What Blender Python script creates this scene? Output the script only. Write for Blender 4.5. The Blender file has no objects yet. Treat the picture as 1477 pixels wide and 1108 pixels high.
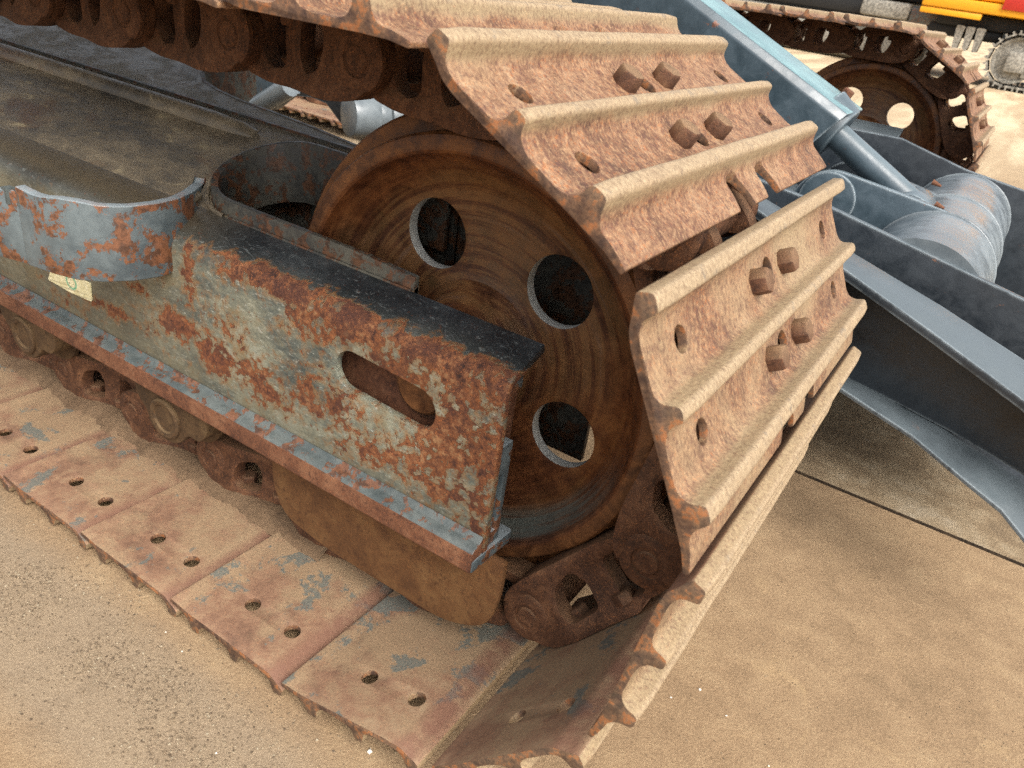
import bpy, bmesh, math, random
from mathutils import Vector, Matrix, noise as mnoise
from mathutils.geometry import tessellate_polygon
random.seed(7)
SC = bpy.context.scene
COL = SC.collection

# ------------------------------------------------------------ camera
cam_d = bpy.data.cameras.new("camera")
cam = bpy.data.objects.new("camera", cam_d); COL.objects.link(cam); SC.camera = cam
cam_d.sensor_width = 36; cam_d.lens = 36 * 1128.0 / 1477.0
cam_d.clip_start = 0.02; cam_d.clip_end = 400
rt = Vector((0.83030184, 0.54027528, 0.13675338)); dn = Vector((0.36025392, -0.33308546, -0.87136169)); fw = Vector((-0.42522461, 0.77275915, -0.47119776))
mw = Matrix((rt, -dn, -fw)).transposed().to_4x4(); mw.translation = Vector((0.30572751, -0.39514686, 0.68225352))
cam.matrix_world = mw
cam_d.dof.use_dof = True; cam_d.dof.focus_distance = 0.95; cam_d.dof.aperture_fstop = 15.0
# ------------------------------------------------------------ world / sun / exposure
SUN_DIR = Vector((0.58, -0.38, 0.74)).normalized()       # towards the sun
w = bpy.data.worlds.new("World"); SC.world = w; w.use_nodes = True
wt = w.node_tree; bg = wt.nodes["Background"]
sky = wt.nodes.new("ShaderNodeTexSky"); sky.sky_type = 'NISHITA'; sky.sun_disc = False
sky.sun_elevation = math.asin(SUN_DIR.z); sky.sun_rotation = math.atan2(SUN_DIR.x, SUN_DIR.y)
sky.dust_density = 6.0; sky.air_density = 1.0; sky.ozone_density = 0.6
hs = wt.nodes.new("ShaderNodeHueSaturation"); hs.inputs['Saturation'].default_value = 0.35     # thin cloud: paler than a clear sky
wt.links.new(sky.outputs[0], hs.inputs['Color']); wt.links.new(hs.outputs[0], bg.inputs[0]); bg.inputs[1].default_value = 0.15
sl = bpy.data.lights.new("sun", 'SUN'); so = bpy.data.objects.new("sun", sl); COL.objects.link(so)
sl.energy = 1.0; sl.angle = math.radians(38); sl.color = (1.0, 0.95, 0.88)
so.rotation_euler = SUN_DIR.to_track_quat('Z', 'Y').to_euler()
SC.view_settings.view_transform = 'Standard'; SC.view_settings.look = 'None'
SC.view_settings.exposure = 1.04; SC.view_settings.gamma = 1
try:
    SC.cycles.use_denoising = False; SC.cycles.denoising_prefilter = 'NONE'; SC.cycles.max_bounces = 6
except Exception: pass

# ------------------------------------------------------------ material helpers
def c(r, g, b, a=1.0):
    f = lambda v: ((v / 255 + 0.055) / 1.055) ** 2.4 if v > 10 else v / 255 / 12.92
    return (f(r), f(g), f(b), 1.0)
class T:
    def __init__(s, name):
        s.m = bpy.data.materials.new(name); s.m.use_nodes = True; s.nt = s.m.node_tree
        s.nt.nodes.clear()
        s.out = s.nt.nodes.new("ShaderNodeOutputMaterial"); s.b = s.nt.nodes.new("ShaderNodeBsdfPrincipled")
        s.nt.links.new(s.b.outputs[0], s.out.inputs[0])
        s.tc = s.nt.nodes.new("ShaderNodeTexCoord"); s._p = None; s._geo = None
    def n(s, t): return s.nt.nodes.new(t)
    def set(s, sock, v):
        if isinstance(v, bpy.types.NodeSocket): s.nt.links.new(v, sock)
        elif v is not None:
            if isinstance(v, (int, float)) and sock.type in ('RGBA',): v = (v, v, v, 1)
            sock.default_value = v
    def math(s, op, a, b=None, c_=None, clamp=False):
        nd = s.n("ShaderNodeMath"); nd.operation = op; nd.use_clamp = clamp
        s.set(nd.inputs[0], a); s.set(nd.inputs[1], b); s.set(nd.inputs[2], c_); return nd.outputs[0]
    def add(s, a, b): return s.math('ADD', a, b)
    def mul(s, a, b): return s.math('MULTIPLY', a, b)
    def vm(s, op, a, b=None):
        nd = s.n("ShaderNodeVectorMath"); nd.operation = op
        s.set(nd.inputs[0], a); 
        if op == 'SCALE': s.set(nd.inputs[3], b)
        else: s.set(nd.inputs[1], b)
        return nd.outputs['Value'] if op in ('LENGTH', 'DOT_PRODUCT', 'DISTANCE') else nd.outputs[0]
    def step(s, v, lo, hi, a=0.0, b=1.0):
        nd = s.n("ShaderNodeMapRange"); nd.interpolation_type = 'SMOOTHSTEP'
        s.set(nd.inputs[0], v); s.set(nd.inputs[1], lo); s.set(nd.inputs[2], hi); s.set(nd.inputs[3], a); s.set(nd.inputs[4], b)
        return nd.outputs[0]
    def P(s, rnd=False):
        if rnd:
            oi = s.n("ShaderNodeObjectInfo"); k = s.mul(oi.outputs['Random'], 7.3)
            return s.vm('ADD', s.tc.outputs['Object'], s.vm('SCALE', (1.0, 0.61, 0.37), k))
        return s.tc.outputs['Object']
    def noise(s, p, scale, detail=6, rough=.6, dist=0.0, stretch=None):
        if stretch: p = s.vm('MULTIPLY', p, stretch)
        nd = s.n("ShaderNodeTexNoise"); s.set(nd.inputs['Vector'], p); nd.inputs['Scale'].default_value = scale
        nd.inputs['Detail'].default_value = detail; nd.inputs['Roughness'].default_value = rough; nd.inputs['Distortion'].default_value = dist
        if scale >= 140: return s.math('MULTIPLY_ADD', nd.outputs['Fac'], 1.9, -.45)
        return nd.outputs['Fac']
    def vor(s, p, scale, feature='F1', rand=1.0):
        nd = s.n("ShaderNodeTexVoronoi"); nd.feature = feature; s.set(nd.inputs['Vector'], p); nd.inputs['Scale'].default_value = scale
        nd.inputs['Randomness'].default_value = rand
        return nd.outputs['Distance']
    def ramp(s, f, stops, interp='LINEAR'):
        nd = s.n("ShaderNodeValToRGB"); nd.color_ramp.interpolation = interp; s.set(nd.inputs[0], f)
        e = nd.color_ramp.elements
        while len(e) > 1: e.remove(e[-1])
        e[0].position = stops[0][0]; e[0].color = stops[0][1]
        for p_, c_ in stops[1:]:
            k = e.new(p_); k.color = c_
        return nd.outputs[0]
    def mix(s, f, a, b, mode='MIX'):
        nd = s.n("ShaderNodeMix"); nd.data_type = 'RGBA'; nd.blend_type = mode
        s.set(nd.inputs[0], f); s.set(nd.inputs[6], a); s.set(nd.inputs[7], b); return nd.outputs[2]
    def xyz(s, v):
        nd = s.n("ShaderNodeSeparateXYZ"); s.set(nd.inputs[0], v); return nd.outputs
    def bump(s, h, dist, strength=1.0, nrm=None):
        nd = s.n("ShaderNodeBump"); s.set(nd.inputs['Height'], h); nd.inputs['Distance'].default_value = dist
        nd.inputs['Strength'].default_value = strength
        if nrm is not None: s.set(nd.inputs['Normal'], nrm)
        return nd.outputs[0]
    def fin(s, col, rough=.7, metal=0.0, nrm=None, spec=.4):
        s.set(s.b.inputs['Base Color'], col); s.set(s.b.inputs['Roughness'], rough); s.set(s.b.inputs['Metallic'], metal)
        s.b.inputs['Specular IOR Level'].default_value = spec
        if nrm is not None: s.set(s.b.inputs['Normal'], nrm)
        return s.m
    def edge(s, r=.004):
        # worn edges: bevel normal against the true normal
        bv = s.n("ShaderNodeBevel"); bv.samples = 4; bv.inputs[0].default_value = r
        g = s.n("ShaderNodeNewGeometry")
        d = s.vm('DOT_PRODUCT', bv.outputs[0], g.outputs['Normal'])
        return s.step(d, .999, .90, 0.0, 1.0)

def mat_shoe(name="rusty_shoe_steel"):
    t = T(name); p = t.P(True); o = t.xyz(t.tc.outputs['Object']); nrm = t.xyz(t.tc.outputs['Normal'])
    big = t.noise(p, 9, 5, .6, .4); mid = t.noise(p, 55, 7, .68, .3); fine = t.noise(p, 420, 5, .7)
    streak = t.noise(p, 139, 6, .74, .25, (.5, 1.0, .5)); pit = t.noise(p, 330, 4, .6, .1)
    # outer, sun-bleached rust with a coat of dust
    spk = t.math('MULTIPLY_ADD', t.noise(p, 138, 4, .7, .1, (1.7, 2.9, 2.4)), 2.4, -.7)
    oi = t.n("ShaderNodeObjectInfo"); oc = t.n("ShaderNodeSeparateColor"); t.set(oc.inputs[0], oi.outputs['Color'])   # red: how dusty this shoe is, raised to lighten the shaded end shoe, green: how much paint is left
    a = t.ramp(t.add(t.mul(mid, .6), t.mul(big, .4)), [(.37, c(80, 57, 43)), (.46, c(110, 80, 58)), (.54, c(130, 99, 74)), (.63, c(146, 121, 95))])
    a = t.mix(t.step(spk, .48, .20, 0, .75), a, c(78, 48, 42))
    a = t.mix(t.step(spk, .56, .82, 0, .60), a, c(166, 134, 100))
    a = t.mix(t.step(t.add(t.mul(fine, .7), t.mul(mid, .5)), .66, .84, 0, .75), a, c(150, 88, 42))
    a = t.mix(t.step(pit, .34, .12, 0, .7), a, c(58, 38, 34))
    # dust lies thicker high on the grousers and in drifts on the pads
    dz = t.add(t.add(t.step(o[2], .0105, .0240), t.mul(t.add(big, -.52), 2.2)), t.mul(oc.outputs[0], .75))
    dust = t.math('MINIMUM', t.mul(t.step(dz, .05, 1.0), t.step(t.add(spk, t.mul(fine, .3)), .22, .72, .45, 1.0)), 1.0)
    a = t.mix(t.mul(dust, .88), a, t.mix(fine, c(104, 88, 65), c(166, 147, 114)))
    cr = t.step(o[2], .0225, .027)
    a = t.mix(t.mul(cr, .45), a, t.mix(spk, c(116, 98, 76), c(186, 165, 136)))
    a = t.mix(t.mul(cr, t.mul(t.step(t.noise(p, 60, 6, .7, .2), .56, .66), .5)), a, c(100, 94, 86))
    # inner face: pinkish brown, ash-blue leftovers of paint
    b = t.ramp(t.add(t.mul(mid, .5), t.mul(big, .5)), [(.34, c(78, 55, 44)), (.43, c(108, 78, 62)), (.50, c(126, 94, 74)), (.57, c(138, 110, 86)), (.66, c(148, 126, 100))])
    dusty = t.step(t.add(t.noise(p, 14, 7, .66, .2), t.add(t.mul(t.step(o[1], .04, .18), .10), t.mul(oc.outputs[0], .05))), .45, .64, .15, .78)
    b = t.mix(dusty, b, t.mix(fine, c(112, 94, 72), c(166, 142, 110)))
    pn = t.add(t.noise(p, 15, 7, .66, .3), t.mul(t.noise(p, 150, 4, .7), .12))
    b = t.mix(t.step(t.add(pn, t.mul(oc.outputs[1], .06)), .665, .705, 0, .85), b, t.mix(fine, c(70, 77, 76), c(108, 112, 102)))
    b = t.mix(t.step(pit, .34, .16, 0, .45), b, c(80, 48, 40))
    b = t.mix(t.step(fine, .62, .84, 0, .4), b, c(172, 116, 78))
    bend = t.mul(t.step(o[0], -.042, -.058), t.step(o[0], -.076, -.066))
    b = t.mix(t.mul(bend, t.step(mid, .3, .6, .2, .8)), b, c(104, 70, 56))
    col = t.mix(t.step(nrm[2], -.25, -.5), a, b)
    # flame-cut side ends are darker brown
    e = t.ramp(t.noise(p, 90, 6, .7), [(.36, c(48, 36, 32)), (.46, c(76, 56, 44)), (.54, c(104, 78, 58)), (.60, c(146, 88, 46)), (.68, c(120, 96, 74))])
    col = t.mix(t.mul(t.step(nrm[1], -.6, -.85), .85), col, e)
    h = t.add(t.add(t.mul(fine, .40), t.mul(pit, .55)), t.add(t.mul(mid, .08), t.mul(spk, .15)))
    return t.fin(col, .68, 0, t.bump(h, .0005, .7), .4)

def mat_rust(name, dark, midc, light, glow, scale=1.0, rnd=True, dust=0.0, topc=None, bumpd=.001):
    t = T(name); p = t.P(rnd)
    mid = t.noise(p, 46 * scale, 7, .66, .5); fine = t.noise(p, 380 * scale, 5, .7); big = t.noise(p, 12 * scale, 4, .6)
    a = t.ramp(t.add(t.mul(mid, .6), t.mul(big, .4)), [(.32, dark), (.50, midc), (.68, light)])
    a = t.mix(t.step(fine, .56, .82, 0, .65), a, glow)
    a = t.mix(t.step(t.noise(p, 160 * scale, 4, .6), .40, .2, 0, .65), a, dark)
    if dust:
        g = t.n("ShaderNodeNewGeometry"); nz = t.xyz(g.outputs['Normal'])[2]
        f = t.mul(t.step(nz, .1, .8, .12, 1.0), t.step(t.add(big, t.mul(fine, .2)), .40, .62, .2, dust))
        a = t.mix(f, a, topc)
    h = t.add(t.mul(mid, 1.0), t.mul(fine, .4))
    return t.fin(a, .78, 0, t.bump(h, bumpd, .8), .3)

def blobfield(t, x, z, blobs):
    acc = None
    for (bx, bz, rx, rz, k) in blobs:
        dx = t.mul(t.add(x, -bx), 1 / rx); dz = t.mul(t.add(z, -bz), 1 / rz)
        r2 = t.add(t.mul(dx, dx), t.mul(dz, dz))
        g = t.mul(t.math('EXPONENT', t.mul(r2, -1.0)), k)
        acc = g if acc is None else t.math('MAXIMUM', acc, g)
    return acc

def mat_frame():
    """old grey-green paint flaking off over rust; positions of the big flakes are those on the plate"""
    t = T("flaking_grey_paint"); p = t.tc.outputs['Object']; o = t.xyz(p)
    x, y, z = o[0], o[1], o[2]
    blobs = [(-.02, .300, .085, .12, .86), (-.05, .362, .14, .024, 1.12), (-.16, .360, .09, .022, 1.12), (-.27, .366, .10, .020, 1.22), (-.20, .335, .07, .03, .70),
             (-.36, .245, .045, .030, 1.0), (-.43, .263, .05, .022, 1.0), (-.28, .240, .08, .030, .86), (-.19, .262, .09, .035, .80), (-.12, .235, .10, .035, .74), (-.40, .325, .012, .06, .9),
             (-.05, .235, .07, .05, .72), (.01, .25, .02, .12, .95), (-.10, .335, .06, .03, .85), (-.56, .235, .10, .012, .78), (-.66, .215, .06, .020, .66), (-.34, .300, .05, .03, .56),
             (-.455, .325, .02, .02, .7), (-.50, .285, .04, .01, .65), (.012, .18, .03, .02, .95)]
    D = blobfield(t, x, z, blobs)
    fine0 = t.noise(p, 320, 4, .7)
    warp = t.noise(p, 30, 4, .6, .6, (1, 1, .8))
    n1 = t.noise(p, 38, 9, .66, .5); n2 = t.vor(t.vm('ADD', p, t.vm('SCALE', (1, 1, 1), t.mul(warp, .03))), 95)
    nn = t.add(t.add(t.mul(n1, .82), t.mul(n2, .22)), t.mul(t.add(fine0, -.5), .035))
    # D 0..1 -> share of rust
    fld = t.add(t.add(nn, t.mul(t.add(t.noise(p, 130, 5, .7), -.5), .10)), t.mul(D, .325))
    D = t.math('MINIMUM', D, 1.0)
    rim = t.step(t.add(z, t.mul(t.add(n1, -.5), .04)), .3785, .3715)                      # the rolled upper edge keeps its paint
    fld = t.add(fld, t.mul(t.add(rim, -1.0), .40))
    rust = t.step(fld, .726, .748); halo = t.step(fld, .58, .735)
    fine = t.noise(p, 420, 5, .7); mid = t.noise(p, 120, 6, .7); big = t.noise(p, 7, 4, .55)
    scr = t.noise(p, 46, 8, .8, .4, (.7, 1, 1.3)); scr2 = t.noise(p, 250, 5, .75, .2, (.55, 1, 1.5))
    paint = t.ramp(t.add(t.mul(big, .45), t.mul(scr, .55)), [(.38, c(58, 66, 64)), (.45, c(84, 90, 84)), (.51, c(110, 112, 98)), (.57, c(132, 132, 114)), (.66, c(138, 144, 136))])
    paint = t.mix(t.step(scr2, .60, .84, 0, .75), paint, c(172, 174, 162)); paint = t.mix(t.step(scr2, .40, .16, 0, .7), paint, c(62, 62, 54))
    sv = t.noise(p, 22, 3, .5, 2.5, (.6, 1, 1.6)); ln = t.mul(t.step(t.math('ABSOLUTE', t.add(sv, -.5)), .006, .001), t.step(n1, .50, .56)); paint = t.mix(t.mul(ln, .7), paint, c(176, 176, 164))
    paint = t.mix(t.step(t.noise(p, 17, 6, .7, .4), .52, .64, 0, .55), paint, c(114, 102, 74))
    paint = t.mix(t.step(z, .235, .175, 0, .6), paint, t.mix(fine, c(84, 84, 72), c(118, 112, 92)))
    paint = t.mix(t.step(x, -.30, -.55, 0, .45), paint, c(102, 92, 70))
    # navy topcoat survives on the rolled edge and the slope
    nav = t.ramp(t.add(t.mul(scr, .5), t.mul(big, .5)), [(.38, c(22, 25, 28)), (.48, c(36, 40, 43)), (.56, c(54, 58, 60)), (.68, c(84, 87, 86))])
    nav = t.mix(t.step(t.noise(p, 130, 5, .75, .3), .62, .70, 0, .55), nav, c(136, 140, 138)); nav = t.mix(t.step(scr2, .62, .84, 0, .45), nav, c(120, 126, 126)); nav = t.mix(t.mul(t.step(t.math('ABSOLUTE', t.add(t.noise(p, 14, 2, .5, 2.0, (.5, 1, 1.6)), -.5)), .003, .0005), .35), nav, c(120, 126, 126))
    nav = t.mix(t.mul(t.step(x, -.33, -.50), t.step(z, .366, .378)), nav, t.mix(scr, c(50, 44, 36), c(104, 92, 70)))
    paint = t.mix(t.step(t.add(z, t.mul(t.add(scr, -.5), .03)), .346, .382), paint, nav)
    # rust itself
    r = t.ramp(t.add(t.mul(mid, .55), t.mul(n1, .45)), [(.38, c(32, 19, 16)), (.44, c(58, 34, 25)), (.50, c(88, 53, 35)), (.55, c(118, 75, 47)), (.62, c(144, 108, 74))])
    dk = blobfield(t, x, z, [(-.37, .25, .07, .03, 1), (-.43, .262, .04, .02, 1), (-.24, .235, .08, .02, .7), (-.40, .33, .02, .06, .8)])
    r = t.mix(t.mul(dk, .6), r, t.ramp(mid, [(.35, c(58, 32, 26)), (.62, c(112, 62, 42))]))
    r = t.mix(t.step(fld, .86, .74, 0, .75), r, t.mix(t.noise(p, 75, 6, .7), c(74, 40, 24), c(152, 92, 48)))
    r = t.mix(t.step(t.noise(p, 26, 6, .7, .4), .52, .60, 0, .7), r, c(70, 40, 30))
    r = t.mix(t.step(fine, .58, .84, 0, .65), r, c(166, 98, 52)); r = t.mix(t.step(fine, .40, .18, 0, .6), r, c(54, 30, 24))
    col = t.mix(t.mul(halo, t.step(mid, .36, .62, .15, .75)), paint, c(128, 90, 50))
    spots = t.mul(t.step(t.add(t.noise(p, 210, 4, .65, .1), t.mul(D, .16)), .78, .86), t.add(t.mul(rim, .85), .15))
    col = t.mix(t.mul(spots, .85), col, c(96, 56, 36))
    col = t.mix(rust, col, r)
    rimlight = t.mul(t.step(fld, .722, .734), t.step(fld, .748, .738))
    col = t.mix(t.mul(rimlight, .45), col, c(150, 138, 108))  # pale line painted along flake edges, as if they caught light
    h = t.add(t.mul(rust, -1.2), t.add(t.mul(t.mul(rust, mid), 1.2), t.mul(scr2, .10)))
    rough = t.mix(rust, t.mix(t.step(z, .36, .385), .58, .34), .85)
    return t.fin(col, rough, 0, t.bump(h, .0014, 1.0), .45)

def mat_top():
    """dark, greasy, dusty upper surface of the frame"""
    t = T("grimy_navy_paint"); p = t.tc.outputs['Object']; o = t.xyz(p)
    big = t.noise(p, 6, 5, .6, .5); mid = t.noise(p, 40, 6, .65, .6, (.5, 1, 1)); fine = t.noise(p, 380, 5, .7)
    a = t.ramp(t.add(t.mul(big, .5), t.mul(mid, .5)), [(.36, c(74, 70, 63)), (.46, c(104, 95, 80)), (.54, c(124, 112, 92)), (.64, c(146, 133, 110))])
    a = t.mix(t.step(t.noise(p, 11, 6, .65, .3, (.6, 1, 1)), .50, .62, 0, .6), a, c(92, 60, 36)); a = t.mix(t.step(t.noise(p, 8, 6, .65, .2, (.4, 1.6, 1)), .52, .62, 0, .55), a, c(52, 56, 58))
    v = t.vor(t.vm('MULTIPLY', p, (.6, 1, 1)), 26); a = t.mix(t.mul(t.step(v, .30, .12), t.step(mid, .5, .62)), a, c(160, 146, 116))
    a = t.mix(t.step(fine, .6, .75, 0, .4), a, c(140, 126, 100))
    far = t.step(o[1], .325, .345); a = t.mix(t.mul(far, .55), a, c(112, 110, 100))
    near = t.step(o[1], .17, .13); a = t.mix(t.mul(near, .5), a, c(96, 102, 104))
    return t.fin(a, t.step(mid, .4, .65, .34, .58), 0, t.bump(t.add(t.mul(mid, .8), t.mul(fine, .4)), .0010, .7), .5)

def mat_plate(name, base1, base2, scratch, rustc, rustamt=.70, rough=.42, topc=None, edgec=None, rs=1.0, dirn=(.35, 1, 1.5)):
    t = T(name); p = t.P(False)
    big = t.noise(p, 3.5 * rs, 5, .6, .3); mid = t.noise(p, 26 * rs, 6, .68, .4); fine = t.noise(p, 300, 5, .7)
    a = t.mix(t.step(t.add(t.mul(big, .6), t.mul(mid, .4)), .36, .64), base1, base2)
    sc = t.noise(p, 110, 6, .8, .5, dirn); a = t.mix(t.step(sc, .62, .70, 0, .45), a, scratch)
    rc_ = t.mix(t.step(t.noise(p, 90, 6, .7), .38, .6), tuple(v * .35 for v in rustc[:3]) + (1,), rustc)
    a = t.mix(t.step(t.add(t.noise(p, 17 * rs, 8, .7, .3), t.mul(fine, .05)), rustamt, rustamt + .025, 0, .92), a, rc_)
    a = t.mix(t.step(fine, .72, .95, 0, .22), a, scratch); a = t.mix(t.step(fine, .28, .08, 0, .22), a, tuple(v * .5 for v in base1[:3]) + (1,))
    if topc:
        g = t.n("ShaderNodeNewGeometry"); nz = t.xyz(g.outputs['Normal'])[2]
        a = t.mix(t.mul(t.step(nz, .3, .9), t.step(big, .3, .6, .3, .8)), a, topc)  # upward faces take the paler tone
    if edgec:
        a = t.mix(t.mul(t.edge(.006), t.step(mid, .35, .5, .3, .9)), a, edgec)
    return t.fin(a, t.step(mid, .3, .7, rough - .08, rough + .2), 0, t.bump(t.add(mid, t.mul(fine, .25)), .0008, .5), .5)

def mat_idler():
    t = T("rusty_wheel_casting"); p = t.tc.outputs['Object']; o = t.xyz(p)
    rad = t.math('SQRT', t.add(t.mul(o[0], o[0]), t.mul(o[2], o[2])))
    mid = t.noise(p, 42, 7, .68, .6); big = t.noise(p, 9, 5, .6, .4); fine = t.noise(p, 360, 5, .7)
    cx = t.n("ShaderNodeCombineXYZ"); t.set(cx.inputs[0], t.mul(rad, 7)); ang = t.math('ARCTAN2', o[2], o[0]); t.set(cx.inputs[1], t.mul(t.math('SINE', ang), .045)); t.set(cx.inputs[2], t.mul(t.math('COSINE', ang), .045))
    ring = t.noise(cx.outputs[0], 18, 6, .7)
    a = t.ramp(t.add(t.add(t.mul(mid, .46), t.mul(big, .42)), t.mul(ring, .12)), [(.38, c(52, 28, 16)), (.46, c(76, 42, 21)), (.53, c(98, 57, 27)), (.62, c(122, 78, 38))])
    a = t.mix(t.step(t.noise(p, 64, 6, .7, .1), .44, .34, 0, .12), a, c(54, 28, 17))
    # scraped, greasy zone inside the dish
    zone = t.mul(t.step(rad, .205, .18), t.step(t.noise(p, 5, 3, .5, .2), .42, .54))
    g = t.ramp(ring, [(.40, c(34, 26, 20)), (.46, c(78, 58, 36)), (.52, c(114, 92, 58)), (.58, c(88, 76, 52)), (.64, c(70, 80, 76))])
    a = t.mix(t.mul(zone, .38), a, g)
    a = t.mix(t.mul(t.step(ring, .49, .38), .16), a, c(48, 27, 15)); a = t.mix(t.mul(t.step(ring, .53, .60), .12), a, c(150, 104, 60))
    band = t.mul(t.step(rad, .176, .190), t.step(rad, .210, .200)); low = t.step(o[2], -.02, -.13)
    a = t.mix(t.mul(t.mul(band, low), t.step(ring, .4, .55, .2, .85)), a, c(80, 88, 84))
    rim = t.step(rad, .206, .214)
    a = t.mix(t.mul(rim, .5), a, t.ramp(mid, [(.38, c(70, 44, 24)), (.58, c(122, 82, 46))]))
    a = t.mix(t.step(fine, .62, .9, 0, .3), a, c(150, 92, 44))
    # bare bright steel inside the drilled holes
    hole = t.step(t.vm('DOT_PRODUCT', t.tc.outputs['Normal'], (0, 1, 0)), -.2, -.3, 1, 0)
    inz = t.mul(t.mul(t.step(rad, .175, .168), t.step(rad, .082, .088)), t.mul(t.step(o[1], .233, .2362), t.math('COMPARE', t.xyz(t.tc.outputs['Normal'])[1], 0.0, .25)))
    a = t.mix(inz, a, t.mix(mid, c(130, 130, 122), c(176, 178, 174)))
    return t.fin(a, t.step(mid, .3, .7, .42, .66), 0, t.bump(t.add(t.add(t.mul(mid, .4), t.mul(fine, .25)), t.mul(ring, .35)), .0010, .8), .4)

def mat_ground():
    t = T("sandy_ground"); p = t.tc.outputs['Object']; o = t.xyz(p)
    big = t.noise(p, 2.6, 6, .6, .4); mid = t.noise(p, 22, 7, .65, .3); fine = t.noise(p, 260, 6, .72); gr = t.noise(p, 900, 3, .6)
    a = t.ramp(t.add(t.add(t.mul(big, .35), t.mul(mid, .4)), t.mul(fine, .25)), [(.36, c(120, 100, 76)), (.47, c(136, 113, 87)), (.54, c(145, 122, 94)), (.66, c(157, 136, 107))])
    a = t.mix(t.step(gr, .62, .9, 0, .35), a, c(196, 174, 140)); a = t.mix(t.step(gr, .38, .12, 0, .4), a, c(92, 74, 58))
    a = t.mix(t.step(fine, .30, .10, 0, .5), a, c(100, 80, 60)); a = t.mix(t.step(t.noise(p, 11, 7, .7, .6), .56, .70, 0, .25), a, c(180, 154, 114))
    # greyer, gritty stripe along the track
    st = t.mul(t.step(t.add(o[1], t.mul(mid, .05)), -.185, -.12), t.step(t.add(o[1], t.mul(mid, .05)), .03, -.03))
    st = t.mul(st, t.step(o[0], .06, -.1))
    a = t.mix(t.mul(st, .45), a, t.mix(gr, c(104, 94, 80), c(168, 156, 136)))
    far = t.step(o[1], 2.5, 7.0); a = t.mix(t.mul(far, t.step(t.noise(p, .9, 5, .6, .3, (3, .35, 1)), .4, .6, .3, .8)), a, c(206, 188, 156))
    h = t.add(t.add(t.mul(mid, 2.0), t.mul(fine, .45)), t.mul(gr, .2))
    return t.fin(a, .92, 0, t.bump(h, .0017, .8), .15)

def mat_slab():
    t = T("dusty_concrete"); p = t.tc.outputs['Object']
    big = t.noise(p, 3.5, 6, .6, .6); mid = t.noise(p, 24, 7, .65, .4); fine = t.noise(p, 300, 5, .7)
    a = t.ramp(t.add(t.mul(big, .55), t.mul(mid, .45)), [(.38, c(112, 96, 76)), (.47, c(130, 112, 88)), (.54, c(144, 127, 102)), (.64, c(158, 144, 122))])
    a = t.mix(t.step(t.noise(p, 9, 5, .6, .5), .60, .72, 0, .6), a, c(150, 148, 142))
    a = t.mix(t.step(fine, .32, .12, 0, .6), a, c(90, 74, 56))
    return t.fin(a, .88, 0, t.bump(t.add(t.mul(mid, 1.6), fine), .0015, .8), .2)

M = {}
M['shoe'] = mat_shoe()
M['link'] = mat_rust("dark_brown_rust", c(38, 24, 18), c(78, 50, 34), c(114, 80, 56), c(144, 92, 54), 1.3, dust=.4, topc=c(124, 98, 72))
M['bolt'] = mat_rust("bolt_rust", c(48, 30, 24), c(84, 56, 42), c(116, 86, 62), c(128, 80, 50), 2.0, dust=.5, topc=c(140, 116, 86))
M['roller'] = mat_rust("dusty_brown_rust", c(44, 31, 20), c(72, 54, 35), c(98, 78, 52), c(104, 72, 42), 1.0, dust=.4, topc=c(130, 108, 76))
M['dirt'] = mat_rust("packed_brown_dirt", c(58, 42, 30), c(96, 74, 54), c(120, 97, 74), c(126, 94, 66), 1.6, False, dust=.4, topc=c(122, 102, 78), bumpd=.002)
M['guide'] = mat_rust("ochre_brown_rust", c(70, 45, 26), c(94, 64, 37), c(112, 82, 50), c(128, 82, 44), 1.0, False)
M['flange_edge'] = mat_rust("red_edge_rust", c(60, 38, 29), c(98, 64, 45), c(126, 90, 66), c(138, 82, 50), 1.4, False)
M['frame'] = mat_frame()
M['top'] = mat_top()
M['idler'] = mat_idler()
M['pale'] = mat_plate("pale_blue_grey_paint", c(62, 70, 70), c(94, 100, 97), c(138, 140, 130), c(112, 72, 48), .53, .46, rs=2.4)
M['fender'] = mat_plate("scuffed_blue_grey_paint", c(62, 72, 77), c(96, 106, 108), c(132, 134, 124), c(120, 76, 48), .545, .42, rs=2.0, topc=c(136, 146, 150))
M['rim'] = mat_plate("dusty_rim_paint", c(50, 50, 48), c(84, 82, 72), c(112, 102, 80), c(92, 60, 38), .53, .5, rs=3.0)
M['navy'] = mat_plate("navy_blade_paint", c(26, 31, 36), c(40, 47, 53), c(78, 87, 92), c(104, 72, 54), .68, .34, topc=c(88, 97, 101), edgec=c(124, 134, 138), rs=1.4)
M['steelblue'] = mat_plate("blue_grey_gloss_paint", c(48, 60, 67), c(70, 83, 91), c(112, 124, 129), c(124, 82, 62), .66, .24, topc=c(100, 112, 117), edgec=c(150, 160, 164), rs=1.2)
M['teal'] = mat_plate("pale_teal_top", c(84, 116, 120), c(122, 150, 152), c(168, 180, 176), c(130, 88, 70), .72, .22, rs=1.0)
M['tube'] = mat_plate("scratched_grey_steel", c(88, 96, 101), c(120, 128, 131), c(160, 164, 162), c(130, 96, 78), .76, .22, rs=1.0, dirn=(1.2, .25, 1.2))
M['soil_shade'] = mat_rust('shaded_joint_dirt', c(30, 24, 18), c(58, 46, 34), c(84, 68, 50), c(96, 78, 56), 1.0, False)  # dirt coloured dark so that the groove walls look shaded
M['ground'] = mat_ground(); M['slab'] = mat_slab()
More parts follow.
